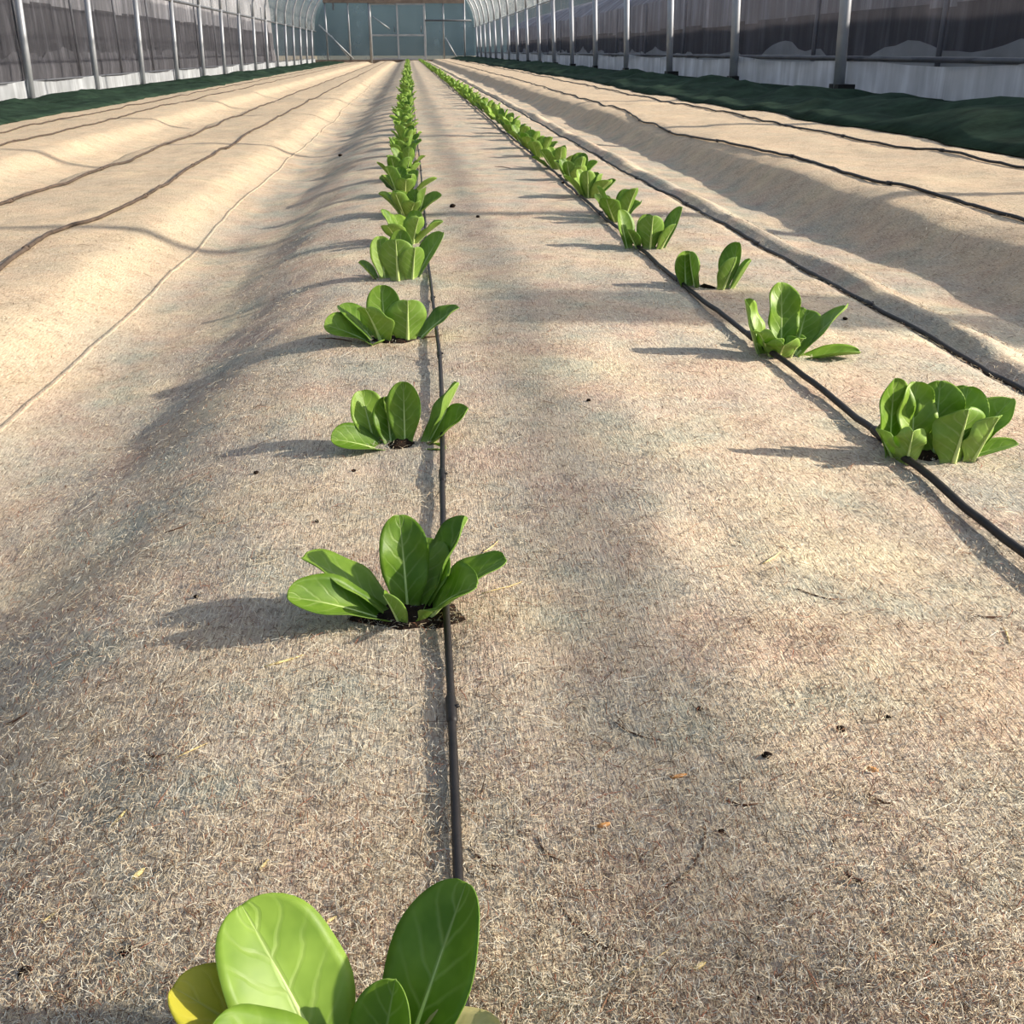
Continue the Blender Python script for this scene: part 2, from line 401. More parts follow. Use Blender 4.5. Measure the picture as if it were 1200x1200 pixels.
def post_mesh(base, top, lean):
    m = MB(); m.tube([(0, 0, base), (lean * .5, 0, (base + top) / 2), (lean, 0, top)], .031, 12)
    return m.mesh('post', STEEL)
LEAN = .05
pm_r = post_mesh(-.20, EAVE - ZR, -LEAN); pm_l = post_mesh(-.20, EAVE - ZL - .12, LEAN)
for y in post_y_r: link('post', pm_r, wall_right, (-.03, y, 0))
for y in post_y_l: link('post', pm_l, wall_left, (.03, y, 0))
# small dark blocks at post feet
am = MB().box(-.05, .05, -.07, .07, -.02, .07).mesh('foot_block', FOOT_BLACK, False)
for y in post_y_r: link('foot_block', am, wall_right, (-.02, y, -.01))
am2 = MB().box(-.05, .05, -.06, .06, -.02, .03).mesh('foot_block', FOOT_BLACK, False)
for y in post_y_l: link('foot_block', am2, wall_left, (.02, y, -.01))

def sheet(name, x0, z_lo, z_hi, y0, y1, dy, nz, fold, seed, mat, parent, lean, sag=0.0, posts=None):
    yy = np.arange(y0, y1 + dy * .5, dy); v = []; f = []
    for i, y in enumerate(yy):
        bay = 0.0
        if posts is not None:
            ph = ((y - posts[0]) % PITCH) / PITCH; bay = math.sin(math.pi * ph)
        for k in range(nz + 1):
            s_ = k / nz
            zlo = z_lo + sag * .35 * float(vnoise(y * .5, 1.0, seed + 3)); zhi = z_hi - sag * bay * .9 + sag * .3 * float(vnoise(y * .7, 4.0, seed + 4))
            z = zlo + (zhi - zlo) * s_
            dx = fold * (float(vnoise(y * 3.1, z * .5, seed)) + .6 * float(vnoise(y * 7.3, z * .8, seed + 1))) + .02 * bay * (1 if x0 > 0 else -1)
            v.append((x0 + dx + lean * (z / EAVE), y, z))
        if i:
            b = (i - 1) * (nz + 1)
            for k in range(nz): f.append((b + k, b + k + 1, b + k + nz + 2, b + k + nz + 1))
    o = link(name, mesh_np(name, v, f, [mat]), None)
    o.parent = parent; o.matrix_parent_inverse = Matrix.Translation(parent.location).inverted()
    return o
NET_END = 1.02         # net left out nearer than this, out of view, to let full sun in
sheet('shade_net', XR + .03, .245, EAVE, NET_END, YE, .09, 6, .05, 21, NET, wall_right, -LEAN)
sheet('shadow_band_strip', XR + .035, .245, EAVE, NET_END - .02, NET_END + .16, .06, 6, .05, 21, SHADOW_BAND, wall_right, -LEAN)  # unseen denser strip, added to cast the dark band across the bed
sheet('skirt_film', XR + .0, .070, .268, -1, YE, .08, 4, .07, 31, SKIRT, wall_right, 0, .035, post_y_r)
sheet('shade_net', XL - .03, .04, EAVE - .12, -1, YE, .09, 6, .05, 41, NET, wall_left, LEAN)
sheet('skirt_film', XL, -.085, .068, -1, YE, .08, 4, .05, 51, SKIRT, wall_left, 0, .03, post_y_l)
def rail(name, pts, r, mat, parent):
    o = MB().tube(pts, r, 8).obj(name, mat); o.parent = parent; o.matrix_parent_inverse = Matrix.Translation(parent.location).inverted(); return o
rail('clip_rail', [(XR + .02, -1, .262), (XR + .02, YE, .262)], .013, STEEL_DARK, wall_right)
rail('clip_rail', [(XL - .02, -1, .06), (XL - .02, YE, .06)], .010, STEEL_DARK, wall_left)
rail('purlin', [(XR - .03 - LEAN, -1, EAVE - .02), (XR - .03 - LEAN, YE, EAVE - .02)], .008, STEEL_DARK, wall_right)
rail('purlin', [(XL + .03 + LEAN, -1, EAVE - .14), (XL + .03 + LEAN, YE, EAVE - .14)], .018, STEEL_DARK, wall_left)
# roof hoops and film
def arch_pts(n=28, off=0.0, y_r=0.0, y_l=0.0):
    x0, x1 = XL + .03 + LEAN - off, XR - .03 - LEAN + off; cx = (x0 + x1) / 2; hw = (x1 - x0) / 2; p = []
    for i in range(n + 1):
        q = math.pi * i / n; c_, s_ = math.cos(q), max(0.0, math.sin(q))
        x = cx + hw * math.copysign(abs(c_) ** .85, c_); z = (EAVE - .14) + .12 * (x - x0) / (x1 - x0) + (1.75 + off) * s_ ** .9
        p.append((x, y_r + (y_l - y_r) * i / n, z))
    return p
hm = MB().tube(arch_pts(y_l=post_y_l[0] - post_y_r[0]), .024, 8).mesh('hoop', STEEL)
for y in post_y_r:
    o = link('hoop', hm, ceiling, (0, y, -EAVE))
v = []; f = []; ap = arch_pts(26, .035); yy = np.linspace(-1, YE, 60)
for i, y in enumerate(yy):
    for (x, _, z) in ap: v.append((x, y, z + .01 * math.sin(y * 3 + x)))
    if i:
        n_ = len(ap)
        for k in range(n_ - 1): f.append(((i - 1) * n_ + k, (i - 1) * n_ + k + 1, i * n_ + k + 1, i * n_ + k))
o = link('roof_film', mesh_np('roof_film', v, f, [ROOF_FILM]), ceiling, (0, 0, -EAVE))
for z, x in ((2.45, -.42), (2.2, .9), (2.2, -1.75)):
    MB().tube([(x, -1, z + .12), (x, YE, z + .12)], .016, 8).obj('roof_purlin', STEEL, ceiling, loc=(0, 0, -EAVE))

# end wall
wall_back = tag(empty('wall_back', (0, YE, 0)), 'bluish film end wall of the greenhouse with pipe frame', kind='structure')
ap = arch_pts(26, .02)
v = [(x, 0, z) for (x, _, z) in ap] + [(XL, 0, -.1), (XR, 0, .07)]
f = [tuple(range(len(v)))]
def flat_poly(name, pts, y, th, mat, parent):
    n = len(pts); vv = [(p[0], y - th / 2, p[1]) for p in pts] + [(p[0], y + th / 2, p[1]) for p in pts]
    ff = [tuple(range(n))[::-1], tuple(range(n, 2 * n))] + [(i, (i + 1) % n, n + (i + 1) % n, n + i) for i in range(n)]
    return link(name, mesh_np(name, vv, ff, [mat], False), parent)
def single_poly(name, pts, y, mat, parent):
    return link(name, mesh_np(name, [(p[0], y, p[1]) for p in pts], [tuple(range(len(pts)))], [mat], False), parent)
DX0, DXM, DX1 = -1.28, -.33, .62; DZ1 = 1.84
xs_post = [-2.85, -2.05, -1.30, .64, 1.30, 2.05]
def arch_z(x):
    best = 0
    pts = arch_pts(60)
    for (p, q2) in zip(pts[:-1], pts[1:]):
        lo, hi = sorted((p[0], q2[0]))
        if lo <= x <= hi and hi > lo:
            best = max(best, p[2] + (q2[2] - p[2]) * (x - p[0]) / (q2[0] - p[0]))
    return best
def ground_back(x): return Hs(x, YE) - .05
cells = [XL + .06, -2.85, -2.05, DX0 - .02]
for x0, x1 in zip(cells[:-1], cells[1:]):
    single_poly('film_panel', [(x0, ground_back(x0)), (x1, ground_back(x1)), (x1, arch_z(x1)), (x0, arch_z(x0) if x0 > -3.2 else EAVE)], .03, END_FILM, wall_back)
cells = [DX1 + .02, 1.30, 2.05, XR - .06]
for x0, x1 in zip(cells[:-1], cells[1:]):
    single_poly('film_panel', [(x0, ground_back(x0)), (x1, ground_back(x1)), (x1, arch_z(x1) if x1 < 2.3 else EAVE), (x0, arch_z(x0))], .03, END_FILM, wall_back)
n_ = 10; xx = np.linspace(DX0 - .02, DX1 + .02, n_)
single_poly('film_panel', [(DX0 - .02, DZ1), (DX1 + .02, DZ1)] + [(x, arch_z(x)) for x in xx[::-1]], .03, END_FILM, wall_back)
for x in xs_post:
    MB().tube([(x, 0, ground_back(x)), (x, 0, arch_z(x))], .030 if x != -1.30 else .055, 8).obj('end_post', STEEL, wall_back)
MB().box(-2.9, 2.05, -.09, .0, 1.845, 2.02).obj('cross_beam', TIMBER, wall_back, False)
for (x0, z0, x1, z1) in ((-3.1, 1.15, -1.95, .05), (-2.7, .8, -2.1, .08), (1.35, .75, 1.75, .08)):
    MB().tube([(x0, -.03, z0), (x1, -.03, z1)], .024, 8).obj('brace', STEEL, wall_back)
MB().tube([(.64, -.03, 1.3), (2.3, -.03, 1.3)], .028, 8).obj('cross_rail', STEEL_DARK, wall_back)
MB().box(XL, XR, -.04, .04, -.16, .02).obj('sill_board', TIMBER, wall_back, False)
for x in (-2.55, ):
    MB().box(x - .03, x + .03, -.12, -.06, 1.62, 1.84).obj('lamp_bracket', STEEL_DARK, wall_back, False)
def door(name, x0, x1, y, label):
    d = tag(empty(name, ((x0 + x1) / 2, YE + y, .02)), label, kind='structure'); w = (x1 - x0) / 2
    for s_ in (-1, 1): MB().box(s_ * w - .03, s_ * w + .03, -.02, .02, 0, DZ1).obj('stile', STEEL, d, False)
    for z in (.03, .80, DZ1 - .04): MB().box(-w, w, -.018, .018, z - .03, z + .03).obj('rail', STEEL, d, False)
    single_poly('pane', [(-w, 0), (w, 0), (w, .80), (-w, .80)], 0, END_FILM, d)
    single_poly('pane', [(-w, .80), (w, .80), (w, DZ1), (-w, DZ1)], 0, END_FILM, d)
    MB().tube([(w * .75, -.05, .9), (w * .75, -.05, 1.1)], .012, 6).obj('handle', STEEL_DARK, d)
    return d
d1 = door('door_1', DX0, DXM, 0.0, 'film covered sliding door beside the thick pale post')
MB().tube([(-.40, -.03, 1.40), (.2, -.03, 1.0)], .02, 8).obj('brace', STEEL, d1)
door('door_2', DXM, DX1, -.05, 'film covered sliding door below the short end of cross beam')

# green sheets along both walls
def ground_sheet(x_in, x_wall, z_wall, label, seed):
    yy = np.arange(-1, YE - .1, .07); v = []; f = []; K = 15
    for i, y in enumerate(yy):
        edge = x_in + .10 * float(vnoise(y * .9, 2.0, seed)) + .05 * float(vnoise(y * 3.0, 5.0, seed))
        for k in range(K):
            s_ = k / (K - 1); x = edge + (x_wall - edge) * s_
            zz = Hs(x, y) + .006 + .085 * (vnoise(y * 2.6, x * 3.3, seed + 1) + .35) * max(0.0, math.sin(math.pi * s_)) ** .6 + .045 * float(vnoise(y * 6, x * 8, seed + 2)) * min(1, s_ * 5)
            if s_ > .86: zz = max(zz, z_wall - .06 + .10 * (s_ - .86) / .14)
            v.append((x, y, max(float(zz), Hs(x, y) + .004) if k else Hs(x, y) + .003))
        if i:
            b = (i - 1) * K
            for k in range(K - 1): f.append((b + k, b + k + 1, b + k + K + 1, b + k + K))
    me = mesh_np('ground_sheet', v, f, [GREEN_SHEET]); o = link('ground_sheet', me)
    m = o.modifiers.new('thick', 'SOLIDIFY'); m.thickness = .002; m.offset = 1
    return tag(o, label, 'sheet')
ground_sheet(1.56, XR - .005, .055, 'dark green sheet lying in shade along the foot of the wall', 61)
ground_sheet(-2.22, XL + .005, -.11, 'crumpled green sheet in sun along the foot of the wall', 71)

# neighbouring tunnels and the hills behind
def neighbour(x_near, eave, rise, power, width, split, sgn, label, skirt_mat):
    """netted tunnel: upright side with a lower and a paler upper net, then an arched top"""
    r = tag(empty('neighbour_tunnel', (x_near, 0, -.12)), label, 'greenhouse')
    yy = np.linspace(-8, 42, 240)
    def skin(name, prof_, mat, seed):
        v = []; f = []; n = len(prof_)
        for i, y in enumerate(yy):
            for k, (x, z) in enumerate(prof_):
                fold = .05 * float(vnoise(y * 2.6, k * .15, seed)); v.append((sgn * (x + fold), y, z + .02 * float(vnoise(y * .9, k * .7, seed + 1))))
            if i:
                for k in range(n - 1): f.append(((i - 1) * n + k, (i - 1) * n + k + 1, i * n + k + 1, i * n + k))
        link(name, mesh_np(name, v, f, [mat]), r)
    skin('lower_net', [(0, .30), (0, split * .5), (0, split)], NEIGHBOUR, 91)
    top = [(.012, split - .03), (.012, eave)]
    for k in range(1, 15):
        q = math.pi * k / 14; top.append((width / 2 * (1 - math.cos(q)), eave + rise * max(0.0, math.sin(q)) ** power))
    skin('upper_net', top, NEIGHBOUR_TOP, 95)
    v = []; f = []; ys_ = np.linspace(-8, 42, 260)
    for i, y in enumerate(ys_):
        v += [(-.02 * sgn, y, 0), (-.04 * sgn + .02 * float(vnoise(y * 3, 0, 5)), y, .2), (-.02 * sgn, y, .40 + .20 * float(vnoise(y * 1.1, 7, 92)) + .10 * float(vnoise(y * 4, 3, 93)))]
        if i: b = (i - 1) * 3; f += [(b, b + 1, b + 4, b + 3), (b + 1, b + 2, b + 5, b + 4)]
    link('skirt', mesh_np('skirt', v, f, [skirt_mat]), r)
    pm = MB().tube([(0, 0, 0), (0, 0, eave)], .02, 6).mesh('post', STEEL_DARK)
    for y in np.arange(-7, 41, 2.4): link('post', pm, r, (-.07 * sgn, y, 0))
neighbour(XR + 1.25, 1.08, .55, 2.0, 3.0, .72, 1, 'low dark netted tunnel outside the shaded wall', NEIGHBOUR_SKIRT)  # added behind the net; height and arch shaped to shade the green sheet
neighbour(XL - 1.6, 1.75, 1.2, .8, 5.0, 1.02, -1, 'tall dark netted tunnel outside the sunlit wall', NEIGHBOUR_DULL)
v = []; f = []
xx = np.linspace(-160, 160, 60)
for i, x in enumerate(xx):
    ht = 22 + 16 * float(vnoise(x * .02, 3, 81)) * 2 + 5 * float(vnoise(x * .09, 4, 82))
    for k in range(8):
        s_ = k / 7; v.append((x, 110 + 60 * s_ + 6 * float(vnoise(x * .05, s_ * 4, 83)), -2 + ht * math.sin(s_ * math.pi / 2)))
    if i:
        b = (i - 1) * 8
        for k in range(7): f.append((b + k, b + 8 + k, b + 9 + k, b + k + 1))
tag(link('hillside', mesh_np('hillside', v, f, [HILL_MAT])), 'blue green wooded hillside beyond the end wall', kind='structure')

# ------------------------------------------------------------------ drip tubes
def drip_tube(pts, y1, r, label, mat, seed, lift=.4, emit=.31, wav=.006, y0=None):
    P = sorted(pts, key=lambda p: p[1]); py = [p[1] for p in P]; pxx = [p[0] for p in P]
    out = []; y = y0 if y0 is not None else P[0][1]
    while y < y1:
        x = float(np.interp(y, py, pxx)) + wav * float(vnoise(y * 2.2, 1.5, seed)) + wav * .35 * float(vnoise(y * 7, 2.5, seed))
        z = max(Hs(x, y), Hs(x, y + .02) - .001, Hs(x, y - .02) - .001) + r * .8 + lift * .008 * max(0.0, .5 + float(vnoise(y * 2.7, 8.5, seed)) * 1.4)
        out.append((x, y, z)); y += .025 if y < 3 else (.06 if y < 8 else .25)
    root = empty('drip_tube', (out[0][0], out[0][1], 0)); o = out[0]
    m = MB().tube([(p[0] - o[0], p[1] - o[1], p[2]) for p in out], r, 10); m.obj('hose', mat, root)
    em = MB().tube([(0, -.012, 0), (0, -.009, 0), (0, .009, 0), (0, .012, 0)], [r * 1.05, r * 1.35, r * 1.35, r * 1.05], 10)
    em.tube([(r * .6, 0, r * .5), (r * 1.9, 0, r * .9)], [r * .55, r * .45], 8)
    eme = em.mesh('emitter', mat)
    ye = o[1] + .1; k = 0
    while ye < min(y1, 5.0):
        j = min(range(len(out)), key=lambda i_: abs(out[i_][1] - ye))
        link('emitter', eme, root, (out[j][0] - o[0], out[j][1] - o[1], out[j][2])); ye += emit; k += 1
    return tag(root, label, 'hose', 'black drip tubes')
drip_tube([(.006, -.3), (.007, .25), (.010, .51), (.012, .70), (.017, .86), (.020, 1.05), (.020, 1.40), (.022, 3.6), (.03, 38)], 39.5, .0021, 'thin black drip tube beside the lettuces nearest the seamed furrow', TUBE_MAT, 101, .8, .31, .006, -.3)
drip_tube([(.372, -.3), (.375, .55), (.377, .74), (.380, .86), (.372, 1.05), (.368, 1.4), (.368, 2.1), (.375, 2.8), (.37, 6), (.36, 38)], 39.5, .0031, 'black drip tube touching the lettuces on the other row of the bed', TUBE_MAT, 102, .7, .325, .006, -.3)
drip_tube([(.600, -.3), (.602, 1.0), (.592, 1.4), (.600, 1.8), (.606, 2.2), (.592, 2.6), (.588, 3.4), (.60, 6), (.60, 38)], 39.5, .0030, 'bare black drip tube at the bed edge beside the furrow', TUBE_MAT, 103, .3, .5, .010, -.3)
drip_tube([(1.03, -.3), (1.03, 2.0), (1.00, 2.8), (.97, 3.6), (.96, 4), (1.03, 6), (1.08, 10), (1.1, 38)], 39.5, .0034, 'dark drip tube on the crest side of the shaded slope bed', TUBE_MAT, 104, .3, .6, .03, -.3)
drip_tube([(1.42, -.3), (1.42, 2.8), (1.38, 3.3), (1.42, 4.6), (1.40, 6), (1.46, 12), (1.46, 38)], 39.5, .0034, 'dark drip tube lying closest to the shaded green sheet', TUBE_MAT, 105, .3, .6, .03, -.3)
drip_tube([(-.63, -.3), (-.635, 1.5), (-.67, 1.8), (-.69, 2.1), (-.645, 2.4), (-.64, 2.7), (-.67, 3.7), (-.70, 6), (-.74, 38)], 39.5, .0037, 'brown dusty drip tube next to the bright seamed slope', TUBE_DUSTY, 106, .3, .7, .02, -.3)
drip_tube([(-.94, -.3), (-.95, 2.3), (-.94, 3), (-.92, 3.7), (-.94, 5), (-.98, 9), (-1.0, 38)], 39.5, .0036, 'brown dusty drip tube beside the far furrow', TUBE_DUSTY, 107, .3, .7, .02, -.3)
drip_tube([(-1.62, -.3), (-1.62, 4), (-1.60, 5), (-1.66, 7), (-1.66, 38)], 39.5, .0036, 'brown dusty drip tube on the bed by the sunlit green sheet', TUBE_DUSTY, 108, .3, .8, .03, -.3)
drip_tube([(-1.93, -.3), (-1.93, 4.7), (-1.96, 6), (-1.96, 38)], 39.5, .0036, 'brown dusty drip tube lying closest to the sunlit green sheet', TUBE_DUSTY, 109, .3, .8, .03, -.3)

# ------------------------------------------------------------------ lettuces
def leaf_shape(L, W, e0, e1, az, twist=0.0, cup=.22, wav=.0, nu=14, nv=9, th=.0006, phase=0.0, blade=.42, base_r=.004, bx=0.0, by=0.0):
    """returns verts (top then bottom), quads, uv, material ids, midrib line; origin at the plant's base"""
    az, e0, e1, tw = map(math.radians, (az, e0, e1, twist))
    p = Vector((bx + math.cos(az) * base_r, by + math.sin(az) * base_r, 0)); top = []; bot = []; uv = []; rib = []
    for i in range(nu):
        u = 1 - (1 - i / (nu - 1)) ** 1.5; du = u - (1 - (1 - (i - 1) / (nu - 1)) ** 1.5) if i else 0
        el = e0 + (e1 - e0) * (u ** 1.25)
        t = Vector((math.cos(az) * math.cos(el), math.sin(az) * math.cos(el), math.sin(el)))
        s = Vector((-math.sin(az), math.cos(az), 0)); n = t.cross(s)
        tw_u = tw * u
        s2 = s * math.cos(tw_u) + n * math.sin(tw_u); n2 = n * math.cos(tw_u) - s * math.sin(tw_u)
        if i: p = p + t * (L * du)
        ub = max(0.0, (u - .02) / .98)
        rise = blade + (1 - blade) * (1 - math.cos(math.pi * min(1, max(0, (ub - .05) / .55)))) / 2
        tip = math.sqrt(max(0.0, 1 - max(0, (ub - .60) / .405) ** 2.3))
        w = W / 2 * rise * tip + .0004
        for j in range(nv):
            v_ = -1 + 2 * j / (nv - 1)
            off = cup * w * v_ * v_ + wav * W * abs(v_) ** 1.5 * math.sin(u * 15 + phase + (1.7 if v_ > 0 else 0)) * min(1, u * 2) - .0009 * math.exp(-(v_ * 6) ** 2)
            q = p + s2 * (w * v_ * (1 - .12 * cup)) + n2 * off
            top.append(q + n2 * th / 2); bot.append(q - n2 * th / 2); uv.append((u, (v_ + 1) / 2))
        rib.append((p - n2 * (th + .0007), max(.0002, .0016 * (1 - u) ** 1.1 * (W / .03) + .0003)))
    V = top + bot; N = nu * nv; F = []; mi = []
    for i in range(nu - 1):
        for j in range(nv - 1):
            a0 = i * nv + j; F.append((a0, a0 + nv, a0 + nv + 1, a0 + 1)); mi.append(0)
            F.append((N + a0, N + a0 + 1, N + a0 + nv + 1, N + a0 + nv)); mi.append(1)
    ring = [j for j in range(nv)] + [i * nv + nv - 1 for i in range(1, nu)] + [(nu - 1) * nv + j for j in range(nv - 2, -1, -1)] + [i * nv for i in range(nu - 2, 0, -1)]
    for a0, b0 in zip(ring, ring[1:] + ring[:1]):
        F.append((a0, b0, N + b0, N + a0)); mi.append(1)
    return V, F, uv + uv, mi, rib
MATSETS = {'g': [LEAF_TOP, LEAF_BOT], 'y': [LEAF_YEL, LEAF_YEL], 'd': [LEAF_DRY, LEAF_DRY]}

def soil_patch(x, y, r, seed):
    rr = random.Random(seed); v = [(x, y, Hs(x, y) + .004)]; f = []; n = 14
    for ring, (q, dz) in enumerate(((.55, .0035), (1.0, .0012), (1.08, -.004))):
        for k in range(n):
            aa = 2 * math.pi * k / n; rad = r * q * (1 + .22 * math.sin(aa * 2 + seed) + .12 * math.sin(aa * 5 + seed * 2))
            px_, py_ = x + math.cos(aa) * rad * 1.25, y + math.sin(aa) * rad * .8
            v.append((px_, py_, Hs(px_, py_) + dz + (rr.uniform(-.0012, .0015) if ring == 0 else 0)))
    for k in range(n):
        f.append((0, 1 + k, 1 + (k + 1) % n))
        for ring in range(2):
            a0 = 1 + ring * n; f.append((a0 + k, a0 + n + k, a0 + n + (k + 1) % n, a0 + (k + 1) % n))
    link('planting_hole', mesh_np('planting_hole', v, f, [SOIL]), floor)

def lettuce(x, y, leaves, label, group=None, hole=.009, sink=.007, res=(20, 11), ribs=True, sc=1.0):
    root = empty('lettuce', (x, y, Hs(x, y) - sink)); root.scale = (sc, sc, sc)
    for i, lf in enumerate(leaves):
        kw = dict(lf); mset = kw.pop('m', 'g')
        V, F, uv, mi, rib = leaf_shape(nu=res[0], nv=res[1], phase=i * 2.3 + x * 40 + y * 9, **kw)
        lo = link('leaf', mesh_np('leaf', V, F, MATSETS[mset], True, uv, mi), root)
        if mset != 'g': lo['label'] = 'yellowing leaf' if mset == 'y' else 'withered pale leaf'
        if ribs:
            m = MB().tube([r_[0] for r_ in rib[:-1]], [r_[1] for r_ in rib[:-1]], 5); m.obj('midrib', MIDRIB, lo)
    st = MB().tube([(0, 0, -.006), (0, 0, .004), (0, 0, .010)], [.006, .0065, .003], 8); st.obj('stem', MIDRIB, root)
    if hole: soil_patch(x, y, hole, int(x * 1000 + y * 100))
    return tag(root, label, 'lettuce', group)
def lf(az, e0, e1, L, W, **k): return dict(az=az, e0=e0, e1=e1, L=L, W=W, **k)

lettuce(-.026, .219, [
    lf(130, 58, 34, .074, .041, cup=.22, wav=.03, bx=-.004), lf(160, 46, 24, .072, .032, cup=.3, m='y'), lf(170, 62, 34, .062, .040, cup=.25, wav=.03, twist=14, by=-.010),
    lf(53, 52, 50, .074, .034, cup=.25, wav=.02, twist=-10, bx=.004), lf(-50, 78, 66, .050, .030, cup=.3, wav=.03, bx=.010, by=-.004), lf(60, 70, 64, .044, .022, cup=.4),
    lf(8, 48, 20, .050, .026, m='d', cup=.5, wav=.06), lf(-20, 26, 10, .064, .024, cup=.3)],
    'large lettuce with one yellowing and one withered leaf')
lettuce(-.012, .525, [
    lf(192, 34, 16, .080, .034, cup=.5, wav=.03, twist=-34), lf(160, 42, 20, .080, .036, cup=.30, wav=.03, twist=10), lf(98, 82, 60, .072, .033, cup=.35, wav=.08),
    lf(215, 74, 62, .036, .016, cup=.5, by=-.006), lf(-34, 60, 26, .060, .042, cup=.38, wav=.05, twist=26, bx=.004), lf(10, 44, 22, .074, .034, cup=.30, wav=.04),
    lf(36, 58, 50, .078, .030, cup=.45, wav=.05, twist=-20), lf(62, 66, 40, .058, .042, cup=.3, wav=.05)],
    'wide open lettuce over a dark soil hole beside the thin drip tube', hole=.022, sc=.90)
lettuce(-.018, .805, [
    lf(118, 62, 66, .062, .038, cup=.3, wav=.03, bx=-.022), lf(192, 28, 12, .062, .036, cup=.45, twist=-40, bx=-.005), lf(105, 70, 75, .054, .034, cup=.4, wav=.05, bx=-.008),
    lf(85, 80, 80, .068, .034, cup=.3, wav=.04, bx=.003), lf(30, 52, 58, .076, .027, cup=.55, twist=-35, wav=.05, bx=.016), lf(8, 42, 42, .062, .030, cup=.5, twist=20, bx=.016, wav=.04), lf(-30, 25, 5, .034, .018, cup=.4, bx=.01)],
    'open lettuce with an upright leaf pair and dark gap at its heart', sc=.86)
lettuce(-.028, 1.15, [
    lf(185, 34, 16, .066, .042, cup=.4, twist=-44, bx=-.018), lf(150, 50, 32, .066, .044, cup=.3, bx=-.018), lf(96, 74, 80, .070, .042, cup=.3, bx=-.010), lf(232, 68, 55, .060, .050, cup=.22, wav=.05, bx=-.010, by=-.006),
    lf(-75, 78, 80, .060, .050, cup=.22, wav=.03, bx=.014, by=-.008), lf(15, 44, 28, .070, .046, cup=.25, wav=.03, bx=.02), lf(-100, 30, 8, .030, .026, cup=.4, bx=-.02)],
    'dense lettuce with broad overlapping leaves on a twig littered hole', hole=.024, sc=.95)
lettuce(-.022, 1.50, [
    lf(168, 52, 40, .042, .030, cup=.35, bx=-.028), lf(110, 76, 74, .066, .038, bx=-.022), lf(85, 80, 80, .074, .036, bx=0), lf(-95, 82, 84, .066, .052, cup=.2, bx=-.004, by=-.008),
    lf(-62, 80, 72, .056, .042, cup=.25, bx=.013, by=-.006), lf(34, 58, 46, .084, .044, cup=.3, bx=.016)], 'upright lettuce with one long bright side leaf')
lettuce(.403, .735, [
    lf(105, 78, 86, .074, .036, cup=.3, wav=.05, bx=-.028), lf(95, 78, 80, .070, .036, cup=.3, wav=.08, bx=-.010), lf(80, 76, 76, .070, .042, cup=.25, wav=.06, bx=.008), lf(58, 70, 64, .066, .042, cup=.3, wav=.05, bx=.024),
    lf(18, 52, 44, .070, .038, cup=.3, wav=.05, bx=.026), lf(-82, 80, 84, .058, .048, cup=.25, wav=.06, bx=.014, by=-.010), lf(-112, 76, 70, .042, .026, cup=.5, wav=.14, bx=-.022, by=-.008), lf(-60, 72, 70, .054, .040, cup=.3, wav=.05, bx=.030, by=-.006),
    lf(-8, 30, 12, .056, .028, bx=.018), lf(170, 62, 50, .040, .030, cup=.4, wav=.05, bx=-.020)],
    'bushy crinkled lettuce with pale ribs, long shadow across the tube', sc=.95)
lettuce(.392, 1.045, [
    lf(135, 62, 74, .070, .034, cup=.4, wav=.06, twist=12, bx=-.020), lf(96, 84, 70, .084, .038, cup=.35, wav=.09, bx=-.002), lf(22, 40, 32, .090, .046, cup=.28, wav=.02, twist=-30, bx=.004), lf(-12, 16, 4, .072, .036, cup=.35, bx=.004),
    lf(58, 58, 38, .064, .042, cup=.3, wav=.06, bx=.010), lf(-100, 56, 30, .042, .040, cup=.35, wav=.08, bx=-.008), lf(-60, 70, 50, .036, .028, cup=.5, wav=.12), lf(215, 62, 45, .048, .034, cup=.4, wav=.1, bx=-.01)],
    'blue green spreading lettuce with one pointed leaf held sideways')
lettuce(.400, 1.385, [
    lf(110, 78, 84, .056, .042, cup=.25, bx=-.028), lf(150, 72, 80, .058, .032, cup=.45, twist=35, bx=-.012, by=-.006), lf(42, 62, 72, .070, .038, cup=.4, twist=-15, bx=.02), lf(-50, 66, 72, .056, .038, cup=.35, bx=.012, by=-.006), lf(-15, 60, 62, .052, .040, cup=.3, bx=.026)],
    'small lettuce split into two upright leaf pairs')
lettuce(.385, 1.705, [
    lf(122, 66, 72, .070, .042, cup=.4, twist=10, bx=-.03), lf(-85, 80, 84, .062, .048, cup=.3, by=-.006), lf(30, 58, 62, .080, .040, cup=.35, twist=-15, bx=.02), lf(-40, 62, 58, .056, .040, cup=.25, bx=.012, by=-.006), lf(205, 62, 54, .046, .032, cup=.3, bx=-.012), lf(95, 76, 80, .060, .038)],
    'fan shaped lettuce with three tall pointed leaves')

def random_leaves(r, n=None):
    n = n or r.randint(6, 9); a0 = r.uniform(0, 360); out = []
    for k in range(n):
        inner = k % 2
        out.append(lf(a0 + k * 360 / n * 1.0 + r.uniform(-18, 18), r.uniform(62, 78) if inner else r.uniform(40, 62), r.uniform(54, 76) if inner else r.uniform(24, 52),
            r.uniform(.056, .078), r.uniform(.036, .048), cup=r.uniform(.2, .45), wav=r.uniform(0, .06), twist=r.uniform(-18, 18), base_r=r.uniform(.006, .016)))
    return out
G1 = 'lettuces down the row beside the seamed furrow'
G2 = 'lettuces down the row beside the bare edge tube'
LAB1 = 'young green lettuce down the row beside the seamed furrow'
LAB2 = 'young green lettuce down the row nearer the bare edge tube'
ra = random.Random(5)
y1s = [1.80 + .312 * k for k in range(0, 121)]
y2s = [2.035 + .322 * k for k in range(0, 117)]
